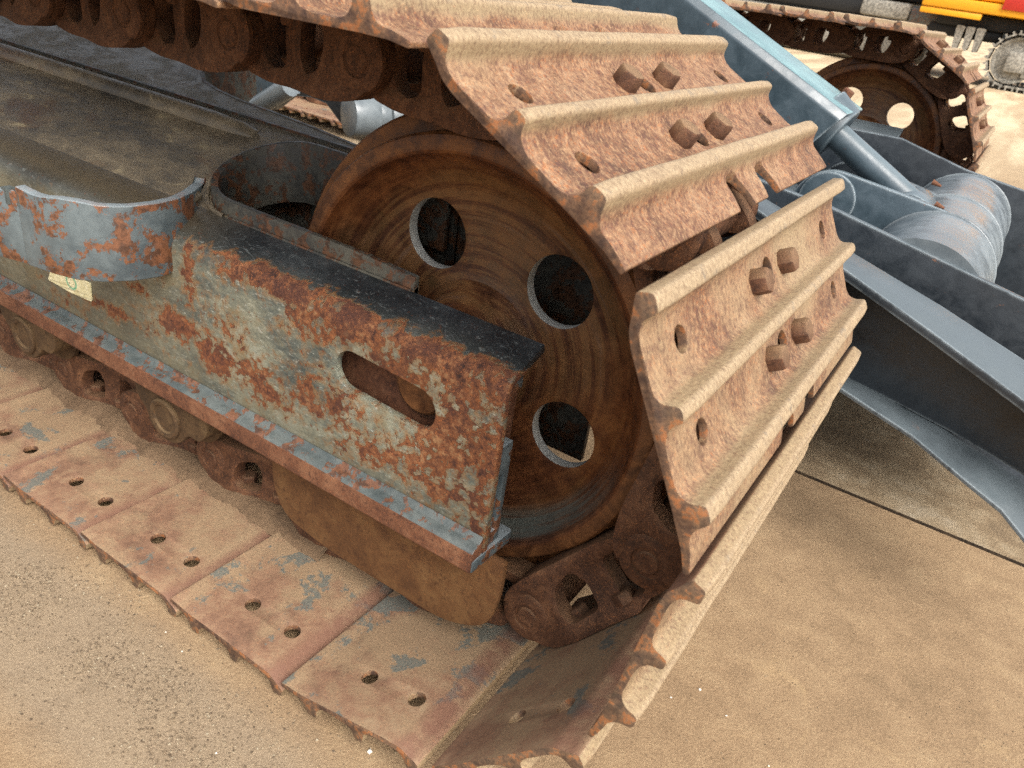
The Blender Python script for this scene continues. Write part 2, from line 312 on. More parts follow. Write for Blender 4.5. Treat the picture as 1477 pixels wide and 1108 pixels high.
def flat(name, col, rough=.5, metal=0.0, amt=.25):
    t = T(name); p = t.tc.outputs['Object']; n_ = t.noise(p, 30, 6, .65)
    return t.fin(t.mix(t.step(n_, .35, .65, 0, 1), tuple(v * (1 - amt) for v in col[:3]) + (1,), tuple(min(1, v * (1 + amt)) for v in col[:3]) + (1,)), rough, metal, t.bump(n_, .001, .4))
M['chrome'] = flat("worn_chrome", c(170, 178, 180), .25, .8)
M['yellow'] = flat("yellow_machine_paint", c(222, 156, 32), .35, 0, .06)
M['red'] = flat("red_paint", c(176, 46, 34), .4, 0, .06)
M['black'] = flat("black_rubber", c(26, 26, 26), .6, 0, .1)
M['greysteel'] = flat("grey_worn_steel", c(134, 130, 120), .6, 0, .45)
M['sticker'] = None

# ------------------------------------------------------------ mesh helpers
def link_obj(name, me, parent=None, m=None):
    o = bpy.data.objects.new(name, me); COL.objects.link(o)
    if m is not None and len(me.materials) == 0: me.materials.append(m)
    if parent is not None: o.parent = parent
    return o
def bm_obj(name, bm, m, parent=None, smooth=None):
    me = bpy.data.meshes.new(name); bmesh.ops.recalc_face_normals(bm, faces=bm.faces); bm.to_mesh(me); bm.free()
    if smooth is not None: shade(me, smooth)
    return link_obj(name, me, parent, m)
def shade(me, deg):
    for p_ in me.polygons: p_.use_smooth = True
    bm = bmesh.new(); bm.from_mesh(me)
    for e in bm.edges:
        e.smooth = len(e.link_faces) == 2 and e.calc_face_angle(3.2) < math.radians(deg)
    bm.to_mesh(me); bm.free()
def prism(bm, pts, y0, y1, nseg=1):
    """polygon of (x,z) extruded along y"""
    rings = []
    for k in range(nseg + 1):
        y = y0 + (y1 - y0) * k / nseg
        rings.append([bm.verts.new((a, y, b)) for a, b in pts])
    for k in range(nseg):
        for i in range(len(pts)):
            j = (i + 1) % len(pts)
            bm.faces.new((rings[k][i], rings[k][j], rings[k + 1][j], rings[k + 1][i]))
    bm.faces.new(rings[0][::-1]); bm.faces.new(rings[-1])
def box(bm, x0, x1, y0, y1, z0, z1, mtx=None):
    r = bmesh.ops.create_cube(bm, size=1)
    for v in r['verts']:
        v.co = Vector((x0 + (v.co.x + .5) * (x1 - x0), y0 + (v.co.y + .5) * (y1 - y0), z0 + (v.co.z + .5) * (z1 - z0)))
        if mtx is not None: v.co = mtx @ v.co
    return r['verts']
def cyl(bm, p0, p1, r0, r1=None, seg=24, caps=True):
    p0 = Vector(p0); p1 = Vector(p1); r1 = r0 if r1 is None else r1
    q = (p1 - p0).to_track_quat('Z', 'Y'); A = []; B = []
    for i in range(seg):
        a = 2 * math.pi * i / seg; d = q @ Vector((math.cos(a), math.sin(a), 0))
        A.append(bm.verts.new(p0 + d * r0)); B.append(bm.verts.new(p1 + d * r1))
    for i in range(seg):
        j = (i + 1) % seg; bm.faces.new((A[i], A[j], B[j], B[i]))
    if caps: bm.faces.new(A[::-1]); bm.faces.new(B)
def lathe(bm, prof, seg=96, closed=True):
    """profile of (radius, y) revolved around the y axis"""
    R = []
    for (r, y) in prof:
        R.append([bm.verts.new((r * math.cos(2 * math.pi * i / seg), y, r * math.sin(2 * math.pi * i / seg))) for i in range(seg)])
    n = len(prof)
    for k in range(n if closed else n - 1):
        a = R[k]; b = R[(k + 1) % n]
        for i in range(seg):
            j = (i + 1) % seg; bm.faces.new((a[i], a[j], b[j], b[i]))
def smooth_poly(pts, rad, seg=4):
    """round the corners of a closed polygon"""
    out = []; n = len(pts)
    for i in range(n):
        p0 = Vector(pts[i - 1]); p = Vector(pts[i]); p1 = Vector(pts[(i + 1) % n])
        r = rad[i] if isinstance(rad, (list, tuple)) else rad
        if r <= 0: out.append(tuple(p)); continue
        d0 = (p0 - p); d1 = (p1 - p); l = min(r, d0.length * .48, d1.length * .48)
        a = p + d0.normalized() * l; b = p + d1.normalized() * l
        for k in range(seg + 1):
            t = k / seg; out.append(tuple(a * (1 - t) ** 2 + p * 2 * t * (1 - t) + b * t * t))
    return out
def baked(obj):
    dg = bpy.context.evaluated_depsgraph_get(); dg.update()
    me = bpy.data.meshes.new_from_object(obj.evaluated_get(dg)); obj.modifiers.clear(); obj.data = me
    return obj
def tmp_obj(bm):
    me = bpy.data.meshes.new("cutter"); bmesh.ops.recalc_face_normals(bm, faces=bm.faces); bm.to_mesh(me); bm.free()
    o = bpy.data.objects.new("cutter", me); COL.objects.link(o); return o
def cut(obj, bm_cut):
    k = tmp_obj(bm_cut); md = obj.modifiers.new("b", 'BOOLEAN'); md.object = k; md.operation = 'DIFFERENCE'; md.solver = 'EXACT'
    baked(obj); bpy.data.objects.remove(k)
def bevel(obj, wd, seg=2, ang=40):
    md = obj.modifiers.new("v", 'BEVEL'); md.width = wd; md.segments = seg; md.limit_method = 'ANGLE'; md.angle_limit = math.radians(ang)
    baked(obj)
def roughen(me, amp, sc, seed=0):
    for v in me.vertices:
        n_ = mnoise.noise_vector(v.co * sc + Vector((seed, seed, seed)))
        v.co += n_ * amp
def tagthing(o, label, cat, group=None):
    o['label'] = label; o['category'] = cat
    if group: o['group'] = group

# ------------------------------------------------------------ setting
g = bpy.data.meshes.new("ground")
bm = bmesh.new()
Rg = [-60, -20, -8, -3, -1.5, 0, 1.5, 3, 8, 20, 90]
def gz(x, y): return -.0305
grid = [[bm.verts.new((x, y, gz(x, y))) for x in [-120, -40, -12, -4, -2, -1, 0, 1, 2, 4, 12, 40, 120]] for y in [-80, -20, -5, -2, -1, 0, .5, .880]]
for r_ in range(len(grid) - 1):
    for q_ in range(len(grid[0]) - 1): bm.faces.new((grid[r_][q_], grid[r_][q_ + 1], grid[r_ + 1][q_ + 1], grid[r_ + 1][q_]))
# the joint to the slab is a narrow open groove
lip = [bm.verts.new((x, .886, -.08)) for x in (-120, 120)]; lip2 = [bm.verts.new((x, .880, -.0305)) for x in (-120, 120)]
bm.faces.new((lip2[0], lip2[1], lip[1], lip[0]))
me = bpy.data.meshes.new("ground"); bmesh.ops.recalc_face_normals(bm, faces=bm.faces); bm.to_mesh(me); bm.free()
me.materials.append(M['ground']); me.materials.append(M['soil_shade']); me.polygons[len(me.polygons) - 1].material_index = 1
o = link_obj("ground", me); o['kind'] = 'structure'
bm = bmesh.new()
pts = [(-120, .892, -.0315), (120, .892, -.0315), (120, 2.6, -.0315), (-120, 2.6, -.0315)]
v = [bm.verts.new(q) for q in pts]; bm.faces.new(v)
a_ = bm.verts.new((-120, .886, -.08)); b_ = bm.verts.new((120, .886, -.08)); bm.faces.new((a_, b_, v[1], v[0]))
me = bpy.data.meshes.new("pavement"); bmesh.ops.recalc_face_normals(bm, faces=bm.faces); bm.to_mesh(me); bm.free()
me.materials.append(M['slab']); me.materials.append(M['soil_shade']); me.polygons[1].material_index = 1
o = link_obj("pavement", me); o['kind'] = 'structure'
bm = bmesh.new(); v = [bm.verts.new(q) for q in [(-160, 2.6, -.032), (160, 2.6, -.032), (160, 160, -.032), (-160, 160, -.032)]]; bm.faces.new(v)
o = bm_obj("yard_ground", bm, M['ground']); o['kind'] = 'structure'

def pebbles(name, spots, m):
    vs = []; fs = []
    base = [(1, 0, 0), (-1, 0, 0), (0, 1, 0), (0, -1, 0), (0, 0, 1), (0, 0, -1)]
    tri = [(0, 2, 4), (2, 1, 4), (1, 3, 4), (3, 0, 4), (2, 0, 5), (1, 2, 5), (3, 1, 5), (0, 3, 5)]
    for (x, y, z, r) in spots:
        k = len(vs); q = Matrix.Rotation(random.random() * 6, 3, Vector((random.random(), random.random(), random.random() + .1)).normalized())
        for b in base:
            d = q @ Vector((b[0] * random.uniform(.7, 1.3), b[1] * random.uniform(.6, 1.1), b[2] * random.uniform(.5, .9)))
            vs.append((x + d.x * r, y + d.y * r, z + d.z * r * .7))
        fs += [tuple(i + k for i in t_) for t_ in tri]
    me = bpy.data.meshes.new(name); me.from_pydata(vs, [], fs); o = link_obj(name, me, None, m); o['kind'] = 'stuff'; return o
t = T("gravel_grit"); gi = t.n("ShaderNodeNewGeometry")
M['grit'] = t.fin(t.ramp(gi.outputs['Random Per Island'], [(0, c(86, 73, 58)), (.3, c(110, 95, 76)), (.6, c(128, 111, 89)), (.9, c(140, 125, 102)), (1, c(156, 144, 122))]), .85)
sp = []
for i in range(15000):
    x = random.uniform(-1.0, .15); off = random.gauss(-.085, .035) + .02 * mnoise.noise(Vector((x * 9, 0, 0)))
    if mnoise.noise(Vector((x * 12, off * 12, 3))) < random.uniform(-.45, .15): continue
    sp.append((x, off, -.030, random.choice([.0006, .0008, .001, .0013, .0019])))
for i in range(9000):
    x = random.uniform(-.9, 1.5); y = random.uniform(-.5, .88)
    if mnoise.noise(Vector((x * 5, y * 5, 7))) < random.uniform(-.3, .3): continue
    sp.append((x, y, -.030, random.choice([.0006, .0007, .0009, .0012])))
pebbles("gravel", sp, M['grit'])
t = T("white_stone_chip"); M['chip'] = t.fin(t.mix(t.noise(t.tc.outputs['Object'], 200), c(196, 190, 176), c(232, 228, 216)), .8)
for (x, y, r, lb) in [(.228, .311, .0042, "larger of the two white chips on the sand beyond the upturned end shoes"), (.205, .278, .0030, "narrow white chip just left of the larger one beside the upturned end shoes"),
        (.266, .296, .0024, "tiny white chip nearest the camera side of the pair beyond the end shoes"), (.325, .263, .0024, "small white chip at the bottom edge of the picture right of the track"),
        (-.256, -.024, .0030, "white chip in the grit close beside the flat shoe edges, lower left"), (-.292, -.018, .0026, "smaller white chip in the grit just behind its neighbour beside the flat shoes"),
        (-.128, -.082, .0028, "lone white chip on bare sand at the bottom left, away from the track"), (-.014, .012, .0060, "pale rough stone lying in shade under the edge of the last flat shoe")]:
    o = pebbles("stone_chip", [(x, y, -.0297, r * .62)], M['chip']); del o['kind']; tagthing_early = o
    o['label'] = lb; o['category'] = "stone chip"; o['group'] = "white stone chips on the sand"

# ------------------------------------------------------------ track shoe
W = .492
OUT = [(-.0757, .016), (-.0728, .0278), (-.0615, .0278), (-.0580, .0150), (-.0520, .0112), (-.0440, .0098), (-.0150, .0100), (-.0075, .0128), (-.0042, .0270), (.0052, .0270), (.0072, .0160), (.0150, .0108), (.0250, .0095), (.0440, .0090), (.0520, .0108), (.0566, .0160), (.0585, .0280), (.0706, .0280), (.0740, .0158), (.0790, .0100), (.0900, .0082), (.0970, .0066), (.1050, .0042)]
INN = [(.1045, .0000), (.0960, .0012), (.0880, .0026), (.0660, .0034), (-.0400, .0032), (-.0540, .0046), (-.0640, .0100), (-.0705, .0128)]
prof = OUT + INN
rad = [.002, .003, .003, .004, .004, .003, .004, .004, .0035, .0035, .004, .004, .003, .003, .004, .004, .0035, .0035, .004, .004, .003, .003, .0012, .0012, .004, .004, .003, .004, .004, .004, .002]
def build_shoe():
    bm = bmesh.new(); prism(bm, smooth_poly(prof, rad, 3), 0, W)
    o = bm_obj("track_shoe", bm, M['shoe'])
    k = bmesh.new()
    for s_ in (-.0316, .0316):
        for y in (.0545, W - .0545): cyl(k, (s_, y, -.02), (s_, y, .05), .0095, seg=28)
        cyl(k, (s_, .2465, -.02), (s_, .2465, .05), .0125, seg=24)
    for (ya, yb) in ((.206, .244), (.280, .316)):
        pl = smooth_poly([(.076, ya + .006), (.076, yb - .006), (.13, yb + .006), (.13, ya - .006)], [.008, .008, 0, 0], 5)
        A = [k.verts.new((a, b, -.02)) for a, b in pl]; B = [k.verts.new((a, b, .05)) for a, b in pl]
        k.faces.new(A[::-1]); k.faces.new(B)
        for i in range(len(pl)): j = (i + 1) % len(pl); k.faces.new((A[i], A[j], B[j], B[i]))
    cut(o, k); bevel(o, .0016, 2, 50)
    me = o.data
    # cut the long faces into pieces so that wear can bend the edges
    bm = bmesh.new(); bm.from_mesh(me)
    for i in range(1, 22):
        y = W * i / 22
        bmesh.ops.bisect_plane(bm, geom=bm.verts[:] + bm.edges[:] + bm.faces[:], plane_co=(0, y, 0), plane_no=(0, 1, 0))
    for v in bm.verts:
        q = v.co; cr = max(0, (q.z - .014) / .014)
        v.co.z += cr * .0006 * mnoise.noise(Vector((q.x * 30, q.y * 17, 1))) - cr * .0016 * max(0, 1 - min(q.y, W - q.y) / .012)
        v.co.x += cr * .0006 * mnoise.noise(Vector((q.x * 10, q.y * 26, 5)))
        v.co.y += .0012 * mnoise.noise(Vector((q.x * 60, q.y * 3, q.z * 60)))
    bm.to_mesh(me); bm.free(); shade(me, 38)
    if not me.materials: me.materials.append(M['shoe'])
    return o
def hexbolt(name, r, h, chamfer=.15):
    bm = bmesh.new(); seg = 6; rings = []
    for (rr, z) in ((r, 0), (r, h * .8), (r * (1 - chamfer), h)):
        rings.append([bm.verts.new((rr * math.cos(math.pi / 3 * i), rr * math.sin(math.pi / 3 * i), z)) for i in range(6)])
    for k in range(2):
        for i in range(6): j = (i + 1) % 6; bm.faces.new((rings[k][i], rings[k][j], rings[k + 1][j], rings[k + 1][i]))
    bm.faces.new(rings[2]); bm.faces.new(rings[0][::-1])
    o = bm_obj(name, bm, M['bolt']); bevel(o, .0004, 2, 30); shade(o.data, 25); return o

def build_link(side):
    """side -1: the strand on the viewer's side; local frame like the shoe (x along, z outwards)"""
    outl = [(.0500, -.0800), (.0780, -.0740), (.0960, -.0600), (.1060, -.0440), (.1040, -.0220), (.0860, -.0090), (.0640, .0020), (-.0460, .0020), (-.0560, -.0080), (-.0760, -.0085), (-.1000, -.0180), (-.1080, -.0380), (-.1030, -.0580), (-.0900, -.0720), (-.0600, -.0790)]
    bm = bmesh.new(); pl = smooth_poly(outl, .012, 4)
    prism(bm, pl, -.0095, .0095)
    o = bm_obj("track_link", bm, M['link'])
    k = bmesh.new()
    for w_ in ([(-.006, -.016), (-.010, -.048), (-.001, -.064), (.024, -.057), (.035, -.032), (.031, -.014)], [(-.034, -.014), (-.036, -.058), (-.044, -.065), (-.064, -.062), (-.071, -.042), (-.062, -.014)]):
        prism(k, smooth_poly(w_, .008, 4), -.05, .05)
    cut(o, k)
    bm = bmesh.new(); bm.from_mesh(o.data)
    for xx in (-.055, -.04, -.025, -.01, .01, .025, .04, .055, .07):
        bmesh.ops.bisect_plane(bm, geom=bm.verts[:] + bm.edges[:] + bm.faces[:], plane_co=(xx, 0, 0), plane_no=(1, 0, 0))
    for zz in (-.068, -.06):
        bmesh.ops.bisect_plane(bm, geom=bm.verts[:] + bm.edges[:] + bm.faces[:], plane_co=(0, 0, zz), plane_no=(0, 0, 1))
    for v in bm.verts:
        q = v.co
        f = min(1, max(0, (q.x + .045) / .09)); f = f * f * (3 - 2 * f)
        dy = (.5 - f) * .020
        if q.z < -.064: q.y *= 1.5                      # the rail is wider than the web
        if q.z > -.006: q.y *= 1.35                     # and so is the pad under the shoe
        q.y += dy
        q += mnoise.noise_vector(q * 55) * .0008
    for v in bm.verts: v.co.y *= -side * 1.0 if side > 0 else 1.0
    bmesh.ops.recalc_face_normals(bm, faces=bm.faces)
    bm.to_mesh(o.data); bm.free(); bevel(o, .0022, 2, 45); shade(o.data, 38)
    if not o.data.materials: o.data.materials.append(M['link'])
    return o
SHOE = build_shoe(); BOLT = hexbolt("bolt", .0113, .0135, .10)
roughen(BOLT.data, .0005, 160); NUT = hexbolt("nut", .0120, .0120); NUT.data.materials.clear(); NUT.data.materials.append(M['link'])
LN = build_link(-1); LF = build_link(1)
bm = bmesh.new(); cyl(bm, (0, .1702, 0), (0, .3218, 0), .0127, seg=28)
for yy, s_ in ((.1702, -1), (.3218, 1)): cyl(bm, (0, yy, 0), (0, yy + s_ * .0016, 0), .0124, .0108, 28)
PIN = bm_obj("pin", bm, M['link'], None, 40)
bm = bmesh.new(); cyl(bm, (0, .205, 0), (0, .287, 0), .0235, seg=28); BUSH = bm_obj("bushing", bm, M['link'], None, 40)
def ring_boss():
    bm = bmesh.new(); lathe(bm, [(.0300, .004), (.0295, -.0004), (.0270, -.0020), (.0165, -.0020), (.0155, .0004), (.0125, .0004), (.0125, .004)], 32)
    return bm_obj("pin_boss", bm, M['link'], None, 40)
BOSS = ring_boss()
PROTO = [SHOE, BOLT, NUT, LN, LF, PIN, BUSH, BOSS]

machine = bpy.data.objects.new("excavator", None); COL.objects.link(machine); machine.location = (0, 0, -.03)
tagthing(machine, "crawler excavator undercarriage with rusty triple-grouser tracks, grey-painted track frame and navy dozer blade arms", "excavator")
OFF = Vector((0, 0, .03))
def put(o, parent, mat4):
    o.parent = parent; o.matrix_parent_inverse = Matrix.Identity(4); o.matrix_basis = mat4
def inst(src, name, parent, mat4):
    q = src.copy(); q.name = name; COL.objects.link(q); put(q, parent, mat4); return q
def frame_mat(x, z, ang, dy=0, dz=0, dx=0):
    u = Vector((math.cos(ang), 0, math.sin(ang))); o_ = Vector((-math.sin(ang), 0, math.cos(ang)))
    m = Matrix(((u.x, 0, o_.x, x + dx), (0, 1, 0, dy), (u.z, 0, o_.z, z + dz + .03), (0, 0, 0, 1)))
    return m
LINK_N, LINK_F = .191, .301
def place_unit(x, z, ang, shift=(0, 0, 0), bolts=True, dust=.15, paint=.0):
    m = frame_mat(x, z, ang, shift[1], shift[2], shift[0])
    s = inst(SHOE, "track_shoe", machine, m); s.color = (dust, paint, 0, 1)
    if bolts:
        for a in (-.0316, .0316):
            for y in (.2085, .2855):
                r = Matrix.Translation((a, y, .0092)) @ Matrix.Rotation(random.random() * 1.0, 4, 'Z')
                inst(BOLT, "bolt", s, r)
    l = inst(LN, "track_link", machine, m @ Matrix.Translation((0, LINK_N, 0)))
    if bolts:
        for a in (-.0316, .0316):
            inst(NUT, "nut", l, Matrix.Translation((a, .004, -.0135)) @ Matrix.Rotation(math.pi, 4, 'X') @ Matrix.Rotation(random.random(), 4, 'Z') @ Matrix.Translation((0, 0, -.002)))
    inst(BOSS, "pin_boss", l, Matrix.Translation((.0770, -.0196, -.0385)))
    l2 = inst(LF, "track_link", machine, m @ Matrix.Translation((0, LINK_F, 0)))
    inst(PIN, "track_pin", machine, m @ Matrix.Translation((.0770, 0, -.0385)))
    inst(BUSH, "bushing", machine, m @ Matrix.Translation((.0770, 0, -.0385)))
    return s
# unit poses: middle of the shoe (between the bolt rows), angle of its long way round
D2 = .0617
def mid_from(x, z, a): return (x + D2 * math.cos(a) + .009 * math.sin(a), z + D2 * math.sin(a) - .009 * math.cos(a), a)
UNITS = []
B = mid_from(.00464, .62279, -.49355); C_ = mid_from(.15859, .51441, -1.07673); D = mid_from(.22814, .35022, -1.70039)
E = (.13546, .11249, -2.28369); F = (-.02509, .01926, -2.92427)
UNITS += [B, C_, D, E, F]
for i in range(8): UNITS.append((-.2011 - .171 * i, 0.0, math.pi + .0 ))
# top run hangs back from B with a slight sag
px, pz, a = B[0] - .079 * math.cos(B[2]) + (-.04) * -math.sin(B[2]) * 1.0, B[1] - .079 * math.sin(B[2]) - .04 * math.cos(B[2]), .0
px = B[0] - .079 * math.cos(B[2]) + .04 * math.sin(B[2]); pz = B[1] - .079 * math.sin(B[2]) - .04 * math.cos(B[2])
ang = [.015, .03, .03, .02, .01, 0, 0, 0, 0]
TOPU = []
for a in ang:
    # front pin at local (+.079+.006, -.04)
    f = .0865; mx = px - f * math.cos(a) - .04 * math.sin(a); mz = pz - f * math.sin(a) + .04 * math.cos(a)
    TOPU.append((mx, mz, a)); px = px - .171 * math.cos(a); pz = pz - .171 * math.sin(a)
UNITS += TOPU
for n_, u_ in enumerate(UNITS): place_unit(*u_, dust=(.05, .6, .85, .9, .5)[n_] if n_ < 5 else .1, paint=(0, 0, 0, .55, 1.0, .5, .1, 0)[n_] if n_ < 8 else 0)  # the upturned end shoe's dust is raised to lighten its shaded inner face
# far track, seen from its inner side
FAR = (0, 2.0, .03)
for u_ in [B, C_, D, E, F] + UNITS[5:13] + [(-.2011 - .171 * i, 0.0, math.pi) for i in range(8, 16)] + TOPU[:9]: place_unit(*u_, shift=FAR)

# ------------------------------------------------------------ idler wheels
def build_idler():
    # (radius, y) closed profile, y measured from the near side to the far side; middle at .246
    half = [(.2250, .2200), (.2250, .2000), (.2225, .1960), (.2190, .1945), (.2090, .1945), (.2060, .1965), (.2040, .2010), (.1990, .2080), (.1900, .2180), (.1780, .2290), (.1650, .2345), (.1500, .2350), (.0900, .2350), (.0780, .2310), (.0660, .2120), (.0600, .1960), (.0560, .1880), (.0500, .1860), (.0100, .1860)]
    prof_ = [(.2440, .2240), (.2460, .2270)] 
    near = half[:]; mir = [(r, .248 if .07 < r < .17 else .492 - y) for r, y in half]
    prof_ = near[::-1] + [(.2430, .2220), (.2460, .2260), (.2460, .2660), (.2430, .2700)] + mir
    bm = bmesh.new(); lathe(bm, prof_, 128, closed=True)
    # close the tiny axis bore
    o = bm_obj("idler_wheel", bm, M['idler'])
    k = bmesh.new()
    for i in range(5):
        an = math.radians(120.3 - 72 * i)
        x, z = .128 * math.cos(an), .128 * math.sin(an)
        cyl(k, (x, .15, z), (x, .35, z), .0365, seg=48)
    cut(o, k); bevel(o, .0016, 2, 50); shade(o.data, 30)
    if not o.data.materials: o.data.materials.append(M['idler'])
    return o
IDL = build_idler()
IDL['label'] = "near idler wheel, rusty brown with five round holes"
IC = (-.0905, .3176)
put(IDL, machine, Matrix.Translation((IC[0], 0, IC[1] + .03)))
i2 = IDL.copy(); COL.objects.link(i2); put(i2, machine, Matrix.Translation((IC[0], 2.0, IC[1] + .06)))
i2['label'] = "far idler wheel, dark brown, seen past the dozer arms"

# ------------------------------------------------------------ track frame
def zslope(y): return .374 + .36 * (y - .118)
def part(name, bm, m, parent, smooth=30, bev=0, seg=2, ba=40):
    o = bm_obj(name, bm, m)
    if bev: bevel(o, bev, seg, ba)
    if not o.data.materials: o.data.materials.append(m)
    shade(o.data, smooth)
    o.parent = parent; return o
fr = bpy.data.objects.new("track_frame", None); COL.objects.link(fr); put(fr, machine, Matrix.Translation(OFF))
# side plate: upright web, rolled top edge, short slope to y .173
def web_section(yin, x_):
    r = .022; pts_ = [(.118, .176), (.118, .352)]
    for k_ in range(1, 9):
        a_ = math.radians(k_ * 70 / 8); pts_.append((.118 + r * (1 - math.cos(a_)), .352 + r * math.sin(a_)))
    pts_.append((yin, pts_[-1][1] + (yin - pts_[-1][0]) * .36))
    return pts_
sec = web_section(.1735, 0)
# inner offset
def offset(pts_, d):
    out = []
    for i in range(len(pts_)):
        a_ = Vector(pts_[max(0, i - 1)]); b_ = Vector(pts_[min(len(pts_) - 1, i + 1)]); t_ = (b_ - a_).normalized(); out.append((pts_[i][0] + t_.y * d, pts_[i][1] - t_.x * d))
    return out
inn = offset(sec, .009)
loop = sec + inn[::-1]
bm = bmesh.new(); xs = [.02, .0, -.05, -.1, -.133, -.2, -.3, -.4, -.5, -.65, -.8, -1.0, -1.3, -1.7]
rings = []
for x in xs: rings.append([bm.verts.new((x, a_, b_)) for a_, b_ in loop])
for k_ in range(len(rings) - 1):
    for i in range(len(loop)): j = (i + 1) % len(loop); bm.faces.new((rings[k_][i], rings[k_][j], rings[k_ + 1][j], rings[k_ + 1][i]))
bm.faces.new(rings[0][::-1]); bm.faces.new(rings[-1])
side = bm_obj("side_plate", bm, M['frame'])
k = bmesh.new()
st_ = []
for i in range(13): a_ = math.pi / 2 + math.pi * i / 12; st_.append((-.1565 + .0215 * math.cos(a_), .3085 + .0215 * math.sin(a_)))
for i in range(13): a_ = -math.pi / 2 + math.pi * i / 12; st_.append((-.0735 + .0215 * math.cos(a_), .3035 + .0215 * math.sin(a_)))
prism(k, st_, .10, .145); cut(side, k); bevel(side, .0012, 2, 50); shade(side.data, 32); side.parent = fr
if not side.data.materials: side.data.materials.append(M['frame'])
# upper plate with the U-shaped opening round the idler
zt = lambda y: .352 + .022 * math.sin(math.radians(70)) + (y - (.118 + .022 * (1 - math.cos(math.radians(70))))) * .36
U = []
uy0, uy1 = .1835, .312
cx_, cy_ = -.405, .2475
for i in range(17):
    a_ = -math.pi / 2 - math.pi * i / 16
    U.append((cx_ + .074 * math.cos(a_), cy_ + .0645 * math.sin(a_)))
poly = [(-.133, .1737), (-.133, uy0)] + U + [(-.30, uy1), (-.20, .314), (-.20, .330), (-.30, .345), (-.388, .359), (-.47, .368), (-.55, .374), (-.62, .378), (-.68, .386), (-.72, .396), (-.748, .415), (-.75, .45), (-.80, .56), (-.84, .70), (-1.9, .70), (-1.9, .1737)]
bm = bmesh.new(); A = [bm.verts.new((a_, b_, zt(b_) - .0005)) for a_, b_ in poly]; Bv = [bm.verts.new((a_, b_, zt(b_) - .010)) for a_, b_ in poly]
for (i, j, k_) in tessellate_polygon([[Vector((a_, b_, 0)) for a_, b_ in poly]]): bm.faces.new((A[i], A[j], A[k_])); bm.faces.new((Bv[k_], Bv[j], Bv[i]))
for i in range(len(poly)): j = (i + 1) % len(poly); bm.faces.new((A[i], A[j], Bv[j], Bv[i]))
part("top_plate", bm, M['top'], fr, 30)
# upright lining strip of the opening
path = [(-.133, .1795), (-.20, .1795), (-.28, .1795), (-.34, .1795)] + [(cx_ + .070 * math.cos(-math.pi / 2 - math.pi * i / 16), cy_ + .067 * math.sin(-math.pi / 2 - math.pi * i / 16)) for i in range(17)] + [(-.34, .3145), (-.28, .3145), (-.2, .3145)]
def ribbon(bm, path, ztop, zbot, th):
    n = len(path); L = []
    for i in range(n):
        a_ = Vector(path[max(0, i - 1)]); b_ = Vector(path[min(n - 1, i + 1)]); t_ = (b_ - a_).normalized(); nn = Vector((-t_.y, t_.x))
        p_ = Vector(path[i]); q1 = p_ + nn * th / 2; q2 = p_ - nn * th / 2
        zt_, zb_ = ztop(p_.x, p_.y), zbot(p_.x, p_.y)
        L.append([bm.verts.new((q1.x, q1.y, zt_)), bm.verts.new((q2.x, q2.y, zt_)), bm.verts.new((q2.x, q2.y, zb_)), bm.verts.new((q1.x, q1.y, zb_))])
    for i in range(n - 1):
        for k_ in range(4): j = (k_ + 1) % 4; bm.faces.new((L[i][k_], L[i][j], L[i + 1][j], L[i + 1][k_]))
    bm.faces.new(L[0][::-1]); bm.faces.new(L[-1])
bm = bmesh.new(); ribbon(bm, path, lambda x, y: zt(y) + .0155 - (.004 if x > -.15 else 0), lambda x, y: zt(y) - .060, .0085)
part("opening_rim", bm, M['rim'], fr, 40, .0012)
# dark bottom and inner walls of the box
bm = bmesh.new(); box(bm, -1.7, -.36, .128, .40, .17, .178); part("bottom_plate", bm, M['rim'], fr)
bm = bmesh.new(); box(bm, -1.7, .008, .345, .352, .17, .452); part("far_side_plate", bm, M['rim'], fr)
bm = bmesh.new(); box(bm, -.50, -.492, .128, .366, .178, .38); part("inner_bulkhead", bm, M['rim'], fr)
# weld along the lining and along the plate joint
def bead(bm, pts_, r):
    n = len(pts_); seg = 6; L = []
    for i, p_ in enumerate(pts_):
        p_ = Vector(p_); a_ = Vector(pts_[max(0, i - 1)]); b_ = Vector(pts_[min(n - 1, i + 1)]); q_ = (b_ - a_).to_track_quat('Z', 'Y')
        rr = r * (1 + .06 * math.sin(i * 1.9))
        L.append([bm.verts.new(p_ + q_ @ Vector((rr * math.cos(math.pi * 2 * k_ / seg), rr * math.sin(math.pi * 2 * k_ / seg), 0))) for k_ in range(seg)])
    for i in range(n - 1):
        for k_ in range(seg): j = (k_ + 1) % seg; bm.faces.new((L[i][k_], L[i][j], L[i + 1][j], L[i + 1][k_]))
def lerp_pts(a_, b_, n): return [tuple(Vector(a_).lerp(Vector(b_), i / n)) for i in range(n + 1)]
bm = bmesh.new(); bead(bm, lerp_pts((-.134, .1735, zt(.1735)), (-.40, .1735, zt(.1735)), 60), .0018)
part("weld_seam", bm, M['rim'], fr, 60)
bm = bmesh.new(); bead(bm, [(cx_ + .079 * math.cos(-math.pi / 2 - math.pi * i / 40), cy_ + .0755 * math.sin(-math.pi / 2 - math.pi * i / 40), zt(cy_ + .0755 * math.sin(-math.pi / 2 - math.pi * i / 40)) + .001) for i in range(41)], .003)
part("weld_seam", bm, M['top'], fr, 60)
